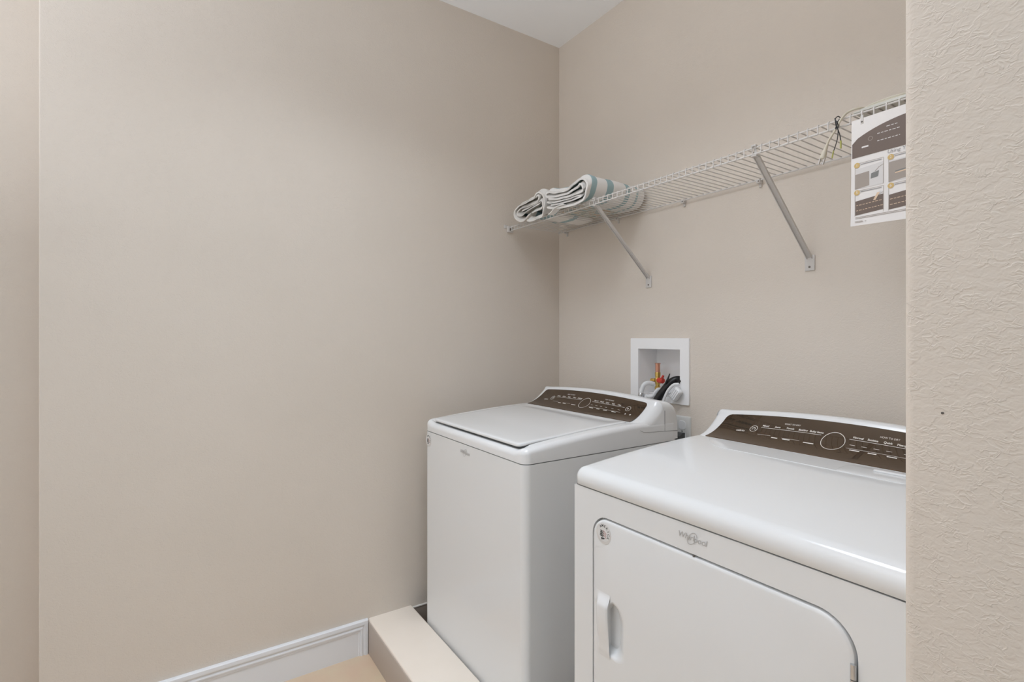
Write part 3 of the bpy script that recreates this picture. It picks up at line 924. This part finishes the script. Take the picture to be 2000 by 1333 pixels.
# ---------------------------------------------------------------- hanging instruction sheet
PX = 1.479; PY = SYF - 0.0065; PZT = 1.7765; PZB = 1.529; PW = 0.279
def curl(u, z):
    # slight bow of the sheet
    return PY - 0.004 * math.sin(PI * min(1, u / PW)) - 0.004 * max(0, (1.60 - z) / 0.07) ** 2 * 0.5
sheet_o = thing('instruction_sheet', 'printed white instruction sheet hanging from the front lip of the wire shelf', 'sheet', (PX + PW / 2, PY, PZB))
mb = MB(); v = []; f = []
nu, nz = 18, 14
for d in (0.0, 0.0003):
    for j in range(nz + 1):
        z = PZB + (PZT - PZB) * j / nz
        for i in range(nu + 1):
            uu = PW * i / nu
            v.append((PX + uu - 0.0015 * (1 - (z - PZB) / (PZT - PZB)), curl(uu, z) + d, z - 0.003 * uu / 0.1 * (1 - j / nz)))
n1 = (nu + 1) * (nz + 1)
for j in range(nz):
    for i in range(nu):
        k = j * (nu + 1) + i
        f.append([k, k + 1, k + nu + 2, k + nu + 1]); f.append([n1 + k, n1 + k + nu + 1, n1 + k + nu + 2, n1 + k + 1])
mb.add(v, f)
mb.build('page', 'paper', sheet_o, angle=60)
pm = ['brown_print', 'pale_grey_print', 'tan_print', 'grey_print', 'gold_print', 'text_grey', 'skin_print', 'paper']
mb = MB()
def pp(vf, mi, d=0.0006):
    out = []
    for a, z in vf[0]:
        out.append((PX + a, curl(a, z) - d, z))
    mb.add(out, vf[1], mi)
def quad(pts, mi, d=0.0006):
    # subdivided quad so it follows the bow: pts = bl, br, tr, tl
    n = 8; vv = []; ff = []
    for i in range(n + 1):
        t = i / n
        vv.append((pts[0][0] + (pts[1][0] - pts[0][0]) * t, pts[0][1] + (pts[1][1] - pts[0][1]) * t))
        vv.append((pts[3][0] + (pts[2][0] - pts[3][0]) * t, pts[3][1] + (pts[2][1] - pts[3][1]) * t))
    for i in range(n):
        ff.append([2 * i, 2 * i + 2, 2 * i + 3, 2 * i + 1])
    pp((vv, ff), mi, d)
# picture of a console across the top, its upper edge bowed
ns = 24; vv = []; ff = []
for i in range(ns + 1):
    a = 0.0015 + (PW - 0.003) * i / ns
    q = 2 * i / ns - 1
    zt = 1.7235 + 0.034 * (1 - q * q) ** 0.8 * 1.0
    if i == 0: zt -= 0.003
    vv += [(a, 1.6875), (a, zt)]
for i in range(ns):
    ff.append([2 * i, 2 * i + 2, 2 * i + 3, 2 * i + 1])
pp((vv, ff), 0)
pp(rect_2d(0.022, 0.036, 1.7065, 1.7100), 7, 0.0009)
pp(ring_2d(0.040, 1.7235, 0.0045, 0.0010, 18), 2, 0.0009)
for a, b, z in ((0.054, 0.098, 1.7290), (0.054, 0.098, 1.7125), (0.072, 0.095, 1.7395), (0.15, 0.25, 1.7125), (0.15, 0.24, 1.7290)):
    x = a
    while x < b:
        w = random.uniform(0.004, 0.008)
        pp(rect_2d(x, min(x + w, b), z, z + 0.0016), 1, 0.0009); x += w + 0.0022
pp(shifted(text_2d('Using Y', 0.0112, 'LEFT', 0.15), 0.0735, 1.6818), 5, 0.0009)
cols = [0.0075, 0.0760, 0.1440, 0.2110]
for ci, cx in enumerate(cols):
    for ri in range(2):
        zt = 1.672 if ri == 0 else 1.6085
        w = 0.059
        # outlined picture box
        for vf in (rect_2d(cx, cx + w, zt + 0.0005, zt + 0.0013), rect_2d(cx + w - 0.0007, cx + w, zt - 0.058, zt + 0.0013), rect_2d(cx, cx + 0.0007, zt - 0.058, zt - 0.004)):
            pp(vf, 2, 0.0008)
        pp(rect_2d(cx + 0.012, cx + w - 0.004, zt - 0.0032, zt - 0.0016), 5, 0.0009)
        if ri == 0:
            quad([(cx + 0.001, zt - 0.058), (cx + w - 0.001, zt - 0.058), (cx + w - 0.001, zt - 0.008), (cx + 0.001, zt - 0.012)], 1)
            if ci % 2 == 0:
                quad([(cx + 0.001, zt - 0.058), (cx + 0.030, zt - 0.055), (cx + 0.030, zt - 0.022), (cx + 0.001, zt - 0.024)], 2, 0.0009)
                quad([(cx + 0.033, zt - 0.041), (cx + 0.048, zt - 0.039), (cx + 0.050, zt - 0.026), (cx + 0.034, zt - 0.029)], 3, 0.0009)
                pp(stroke_2d([(cx + 0.042, zt - 0.026), (cx + 0.050, zt - 0.018), (cx + 0.0585, zt - 0.014)], 0.0012), 2, 0.0009)
            else:
                quad([(cx + 0.001, zt - 0.058), (cx + w - 0.001, zt - 0.052), (cx + w - 0.001, zt - 0.012), (cx + 0.001, zt - 0.014)], 2, 0.0009)
                quad([(cx + 0.013, zt - 0.039), (cx + 0.045, zt - 0.036), (cx + 0.045, zt - 0.0325), (cx + 0.013, zt - 0.036)], 3, 0.0011)
                quad([(cx + 0.013, zt - 0.0415), (cx + 0.045, zt - 0.0385), (cx + 0.045, zt - 0.0360), (cx + 0.013, zt - 0.0390)], 6, 0.0012)
        else:
            quad([(cx + 0.001, zt - 0.056), (cx + w - 0.001, zt - 0.052), (cx + w - 0.001, zt - 0.017), (cx + 0.001, zt - 0.023)], 0)
            for k, zz in enumerate((0.034, 0.046)):
                x = cx + 0.003
                while x < cx + w - 0.006:
                    ww = random.uniform(0.003, 0.006)
                    z0 = zt - zz + (x - cx) * 0.06
                    pp(rect_2d(x, x + ww, z0, z0 + 0.0012), 6, 0.0009); x += ww + 0.002
            if ci % 2 == 0:
                quad([(cx + 0.038, zt - 0.028), (cx + 0.043, zt - 0.028), (cx + 0.052, zt - 0.012), (cx + 0.046, zt - 0.012)], 6, 0.0012)
                quad([(cx + 0.046, zt - 0.018), (cx + 0.0575, zt - 0.013), (cx + 0.0575, zt - 0.010), (cx + 0.050, zt - 0.010)], 1, 0.0011)
        pp(disc_2d(cx + 0.0045, zt - 0.003, 0.0062, 20), 4, 0.0011)
        num = ('1', '2', '3', '4', '5', '6', '7', '8')[ri * 4 + ci]
        pp(shifted(text_2d(num, 0.0085), cx + 0.0045, zt - 0.003), 7, 0.0014)
for z, a, b in ((1.5470, 0.009, 0.200), (1.5440, 0.009, 0.120), (1.5375, 0.008, 0.024), (1.5350, 0.008, 0.026), (1.5362, 0.029, 0.032)):
    pp(rect_2d(a, b, z, z + 0.0011), 2, 0.0008)
mb.build('printing', pm, sheet_o, smooth=False)
mb = MB()
mb.box(1.4985, 1.5045, PY - 0.0022, PY - 0.0008, 1.7635, 1.7830, 0.0005)
mb.box(1.4995, 1.5035, PY - 0.0022, SYF + 0.0075, 1.7790, 1.7805, 0.0004)
cl = mb.build('hanger_clip', 'wire', sheet_o)
mb = MB(); mb.lathe((1.5015, PY - 0.0021, 1.7680), (0, -1, 0), [(0.0022, 0), (0.0022, 0.0006)], 10); mb.build('hole', 'screw', cl)

# ---------------------------------------------------------------- loose cord, wire ties and packet on the shelf
cord = thing('power_cord', 'coiled ivory power cord whose plug dangles from the wire shelf front', 'cord', (1.45, -0.24, ZS))
mb = MB()
pts = []
for i in range(64):
    a = i / 63 * 2 * PI * 2.6
    pts.append((1.535 + (0.066 + 0.003 * math.sin(i)) * math.cos(a + 2.2), -0.235 + 0.036 * math.sin(a + 2.2), ZS + 0.0130 + 0.0030 * (i / 25)))
end = pts[-1]
mb.tube(pts, 0.0032, 8)
mb.build('coil', 'cord', cord)
mb = MB()
pts = catmull([pts[0], (1.490, -0.285, ZS + 0.012), (1.466, -0.300, ZS + 0.0075), (1.456, -0.3140, SZ - 0.010), (1.447, -0.3150, SZ - 0.026), (1.434, -0.3150, SZ - 0.044), (1.429, -0.3150, SZ - 0.052), (1.4255, -0.3150, SZ - 0.062)], 6)
mb.tube(pts, 0.0028, 8)
mb.build('lead', 'cord', cord)
mb = MB()
pd = Vector((-0.30, 0, -0.95)).normalized()
p0 = Vector((1.4255, -0.3150, SZ - 0.060))
mb.lathe(p0, pd, [(0.0034, 0), (0.0044, 0.003), (0.0040, 0.006), (0.0046, 0.009), (0.0044, 0.012), (0.0060, 0.017), (0.0066, 0.022), (0.0066, 0.031), (0.0050, 0.033)], 14)
pg = mb.build('plug', 'cord', cord)
for s in (-1, 1):
    mb = MB()
    q = p0 + pd * 0.030 + Vector((0.0048 * s, 0, 0.0015 * -s))
    r_ = Matrix.Rotation(math.atan2(-pd.x, -pd.z), 3, 'Y')
    c = q + pd * 0.0075
    mb.box(c.x - 0.0014, c.x + 0.0014, c.y - 0.003, c.y + 0.003, c.z - 0.0085, c.z + 0.0085, 0.0005, 1, rot=r_)
    mb.build('prong', 'bracket', pg)
tie = thing('wire_tie', 'thin black looped wire with yellow-green tips hung over the shelf lip', 'wire', (1.448, SYF, SZ - 0.02))
mb = MB()
mb.tube(catmull([(1.4490, SYF + 0.008, SZ + 0.002), (1.4475, SYF - 0.002, SZ + 0.0045), (1.4460, SYF - 0.0115, SZ - 0.004), (1.4480, SYF - 0.0125, SZ - 0.022), (1.4520, SYF - 0.012, SZ - 0.034), (1.4500, SYF - 0.012, SZ - 0.055), (1.4440, SYF - 0.012, SZ - 0.075), (1.4420, SYF - 0.012, SZ - 0.079)], 6), 0.0011, 6)
mb.tube(catmull([(1.4530, SYF - 0.008, SZ - 0.006), (1.4490, SYF - 0.013, SZ - 0.018), (1.4520, SYF - 0.0135, SZ - 0.030), (1.4560, SYF - 0.0125, SZ - 0.045), (1.4580, SYF - 0.012, SZ - 0.060)], 6), 0.0011, 6)
mb.tube(catmull([(1.4440, SYF - 0.0115, SZ - 0.002), (1.4500, SYF - 0.0135, SZ - 0.016), (1.4470, SYF - 0.0135, SZ - 0.028), (1.4530, SYF - 0.0130, SZ - 0.026), (1.4500, SYF - 0.0130, SZ - 0.012), (1.4450, SYF - 0.0125, SZ - 0.008)], 6), 0.0011, 6)
mb.build('strand', 'black', tie)
mb = MB(); mb.tube([(1.4420, SYF - 0.012, SZ - 0.079), (1.4385, SYF - 0.012, SZ - 0.096)], 0.0016, 8); mb.build('tip', 'green', tie)
mb = MB(); mb.tube([(1.4580, SYF - 0.012, SZ - 0.060), (1.4580, SYF - 0.012, SZ - 0.078)], 0.0020, 8); mb.build('tip', 'green', tie)
pk_o = thing('document_packet', 'flat pale packet of folded papers lying on the wire shelf behind the sheet', 'packet', (1.66, -0.17, ZS))
mb = MB()
for k in range(2):
    z0 = ZS + 0.0002 + 0.0046 * k
    mb.box(1.476 + 0.010 * k, 1.800 - 0.016 * k, -0.296 + 0.005 * k, -0.170 - 0.014 * k, z0, z0 + 0.0044, 0.0014, 2)
mb.build('papers', 'packet', pk_o)
mb = MB(); mb.tube(catmull([(1.600, -0.292, ZS + 0.0115), (1.63, -0.285, ZS + 0.016), (1.67, -0.275, ZS + 0.018), (1.72, -0.262, ZS + 0.0115)], 6), 0.0022, 8)
mb.build('band', 'grey', pk_o)

# ---------------------------------------------------------------- recessed hose outlet box
ob = thing('outlet_box', 'white recessed washer hose outlet box set into the back wall', 'outlet box', ((BX0 + BX1) / 2, 0.0, BZ0))
mb = MB()
fo = rrect(0.4945, 0.7915, 1.0085, 1.265, 0.004, 3, 1); fi = [(BX0 + .002, BZ0 + .002), (BX1 - .002, BZ0 + .002), (BX1 - .002, BZ1 - .002), (BX0 + .002, BZ1 - .002)]
mb.plate(fo, [fi[::-1]], lambda a, b, d: (a, d, b), -0.0075, -0.0002)
mb.build('flange', 'box_plastic', ob, angle=30)
mb = MB()
t = 0.002; D = 0.108
mb.box(BX0 + .0005, BX0 + .0025, -0.002, D, BZ0 + .0005, BZ1 - .0005); mb.box(BX1 - .0025, BX1 - .0005, -0.002, D, BZ0 + .0005, BZ1 - .0005)
mb.box(BX0 + .0005, BX1 - .0005, -0.002, D, BZ0 + .0005, BZ0 + .0025); mb.box(BX0 + .0005, BX1 - .0005, -0.002, D, BZ1 - .0025, BZ1 - .0005)
mb.box(BX0 + .0005, BX1 - .0005, D - t, D, BZ0 + .0005, BZ1 - .0005)
mb.build('housing', 'box_plastic', ob, smooth=False)
# valve: brass body, copper stub, red lever
vx, vy = 0.5925, 0.050
mb = MB()
mb.lathe((vx, vy, 1.046), (0, 0, 1), [(0.009, 0), (0.0122, 0.002), (0.0122, 0.015), (0.0090, 0.018), (0.0090, 0.024), (0.0125, 0.030), (0.0130, 0.040), (0.0125, 0.050), (0.0095, 0.055), (0.0112, 0.058), (0.0115, 0.074), (0.0095, 0.078)], 8)
mb.lathe((vx - 0.008, vy - 0.004, 1.086), (-1, -0.15, 0), [(0.0105, 0), (0.0105, 0.009), (0.0080, 0.012), (0.0100, 0.014), (0.0100, 0.021), (0.005, 0.024)], 8)
va = mb.build('valve', 'brass', ob, angle=25)
mb = MB()
mb.lathe((vx, vy, 1.120), (0, 0, 1), [(0.0098, 0), (0.0098, 0.036), (0.0120, 0.0365), (0.0120, 0.0395), (0.0080, 0.041)], 20)
pc = mb.build('copper_pipe', 'copper', va); pc['label'] = 'copper water pipe'
mb = MB()
mb.lathe((vx + 0.008, vy - 0.010, 1.090), (1, -0.15, 0), [(0.005, 0), (0.0105, 0.004), (0.0120, 0.010), (0.0120, 0.030), (0.0095, 0.034)], 12)
mb.box(vx + 0.035, vx + 0.043, vy - 0.024, vy - 0.014, 1.088, 1.114, 0.003, 2, rot=Matrix.Rotation(math.radians(28), 3, 'Y'))
hd = mb.build('valve_handle', 'red', va, angle=30); hd['label'] = 'red valve handle'
mb = MB()
mb.lathe((0.600, 0.060, BZ0 + 0.0025), (0, 0, 1), [(0.022, 0), (0.024, 0.003), (0.021, 0.008), (0.019, 0.020), (0.015, 0.022)], 18)
mb.box(0.560, 0.645, 0.030, 0.090, BZ0 + 0.0025, BZ0 + 0.010, 0.002)
mb.build('drain_cup', 'plastic', ob)

# supply hose: white elbow with steel ferrule
sh = thing('supply_hose', 'white water supply hose with a steel ferrule on the brass valve', 'hose', (0.54, 0.0, 1.0))
mb = MB()
mb.tube(catmull([(0.590, 0.030, 1.074), (0.583, 0.014, 1.078), (0.576, 0.000, 1.077), (0.569, -0.010, 1.068), (0.566, -0.016, 1.052), (0.563, -0.019, 1.036)], 6), 0.0095, 12)
mb.build('hose', 'plastic', sh)
mb = MB(); mb.lathe((0.563, -0.019, 1.038), (-0.08, -0.02, -1), [(0.0098, 0), (0.0112, 0.002), (0.0112, 0.022), (0.0100, 0.025)], 14); f_ = mb.build('ferrule', 'steel', sh)
mb = MB(); mb.tube(catmull([(0.561, -0.020, 1.014), (0.559, -0.028, 0.94), (0.558, -0.042, 0.86), (0.560, -0.060, 0.76)], 6), 0.0085, 10); mb.build('lower_hose', 'plastic', sh)
# second white hose loop lying in the box
wh = thing('inlet_hose', 'short white bent hose lying across the bottom of the outlet box', 'hose', (0.60, 0.0, 1.03))
mb = MB(); mb.tube(catmull([(0.5875, -0.012, 1.028), (0.600, -0.010, 1.024), (0.617, -0.008, 1.028), (0.624, -0.002, 1.044), (0.628, 0.010, 1.056), (0.634, 0.024, 1.056)], 6), 0.0068, 10)
mb.tube(catmull([(0.5875, -0.012, 1.030), (0.585, -0.018, 1.000), (0.584, -0.030, 0.90), (0.586, -0.050, 0.78)], 5), 0.0068, 10)
mb.build('bend', 'plastic', wh)
# black drain hose
dh = thing('drain_hose', 'thick black drain hose hooked up into the wall outlet box', 'hose', (0.66, -0.03, 0.9))
path = catmull([(0.634, -0.052, 0.78), (0.634, -0.045, 0.90), (0.637, -0.032, 0.980), (0.652, -0.020, 1.022), (0.676, -0.008, 1.060), (0.698, 0.004, 1.090), (0.716, 0.022, 1.101), (0.730, 0.042, 1.092), (0.734, 0.054, 1.064)], 8)
mb = MB(); mb.tube(path, [0.0150] * len(path), 16)
mb.build('tube', 'black', dh)
mb = MB()
mb.tube([(0.690, -0.018, 1.085), (0.704, -0.020, 1.108), (0.712, -0.020, 1.126)], [0.0044, 0.0034, 0.0020], 6)
mb.tube([(0.728, 0.004, 1.098), (0.744, -0.004, 1.099), (0.7525, -0.012, 1.099)], 0.0045, 8)
mb.build('strap', 'black', dh)
# white strap and ribbed clamp on the drain hose
gl = thing('hose_guide', 'white curved hose guide with a ribbed clamp against the black hose', 'hose guide', (0.71, -0.03, 1.02))
mb = MB()
mb.tube(catmull([(0.684, -0.036, 0.985), (0.690, -0.034, 1.008), (0.699, -0.032, 1.036), (0.715, -0.030, 1.064), (0.735, -0.026, 1.084), (0.752, -0.016, 1.087)], 6), 0.0058, 10)
mb.build('guide', 'plastic', gl)
mb = MB()
rm = Matrix.Rotation(math.radians(38), 3, 'Y')
mb.box(0.728, 0.764, -0.036, -0.014, 1.022, 1.076, 0.008, 3, rot=rm)
cb = mb.build('clamp', 'plastic', gl)
mb = MB()
for k in range(4):
    o_ = rm @ Vector((-0.0118 + 0.0078 * k, 0, 0))
    c = Vector((0.746, -0.0365, 1.049)) + o_
    mb.box(c.x - 0.0014, c.x + 0.0014, c.y - 0.0012, c.y + 0.002, c.z - 0.020, c.z + 0.020, 0.0006, 1, rot=rm)
mb.build('ribs', 'plastic', cb)

# power outlet with plug beside the washer
po = thing('wall_outlet', 'white power outlet plate between the two machines on the back wall', 'outlet', (0.760, 0.0, 0.90))
mb = MB()
mb.rings([[(x, -0.0002, z) for x, z in rrect(0.7225, 0.7965, 0.845, 0.965, 0.004, 3, 2)], [(x, -0.0035, z) for x, z in rrect(0.7225, 0.7965, 0.845, 0.965, 0.004, 3, 2)], [(x, -0.0065, z) for x, z in rrect(0.7265, 0.7925, 0.849, 0.961, 0.004, 3, 2)]])
pl = mb.build('cover_plate', 'plate', po)
for zc_ in (0.930, 0.884):
    mb = MB(); mb.rings([[(x, -0.0064, z) for x, z in rrect(0.744, 0.776, zc_ - .017, zc_ + .017, 0.010, 5, 2)], [(x, -0.0080, z) for x, z in rrect(0.745, 0.775, zc_ - .016, zc_ + .016, 0.010, 5, 2)]]); mb.build('socket', 'plastic', pl)
mb = MB(); mb.lathe((0.760, -0.0064, 0.907), (0, -1, 0), [(0.0032, 0), (0.0030, 0.001), (0.001, 0.0014)], 10); mb.build('screw', 'steel', pl)
gp = thing('grey_plug', 'dark grey wedge-shaped plug in the wall outlet', 'plug', (0.76, -0.012, 0.885))
mb = MB()
mb.rings([[(0.746, -0.0085, 0.866), (0.774, -0.0085, 0.866), (0.774, -0.0085, 0.902), (0.746, -0.0085, 0.902)],
          [(0.746, -0.022, 0.866), (0.774, -0.022, 0.866), (0.774, -0.022, 0.903), (0.746, -0.022, 0.903)],
          [(0.751, -0.036, 0.850), (0.769, -0.036, 0.850), (0.770, -0.034, 0.890), (0.750, -0.034, 0.890)]])
mb.build('body', 'grey', gp, angle=25)
mb = MB(); mb.tube(catmull([(0.760, -0.030, 0.858), (0.760, -0.036, 0.82), (0.765, -0.040, 0.72), (0.770, -0.045, 0.55)], 5), 0.0045, 8); mb.build('cable', 'grey', gp)
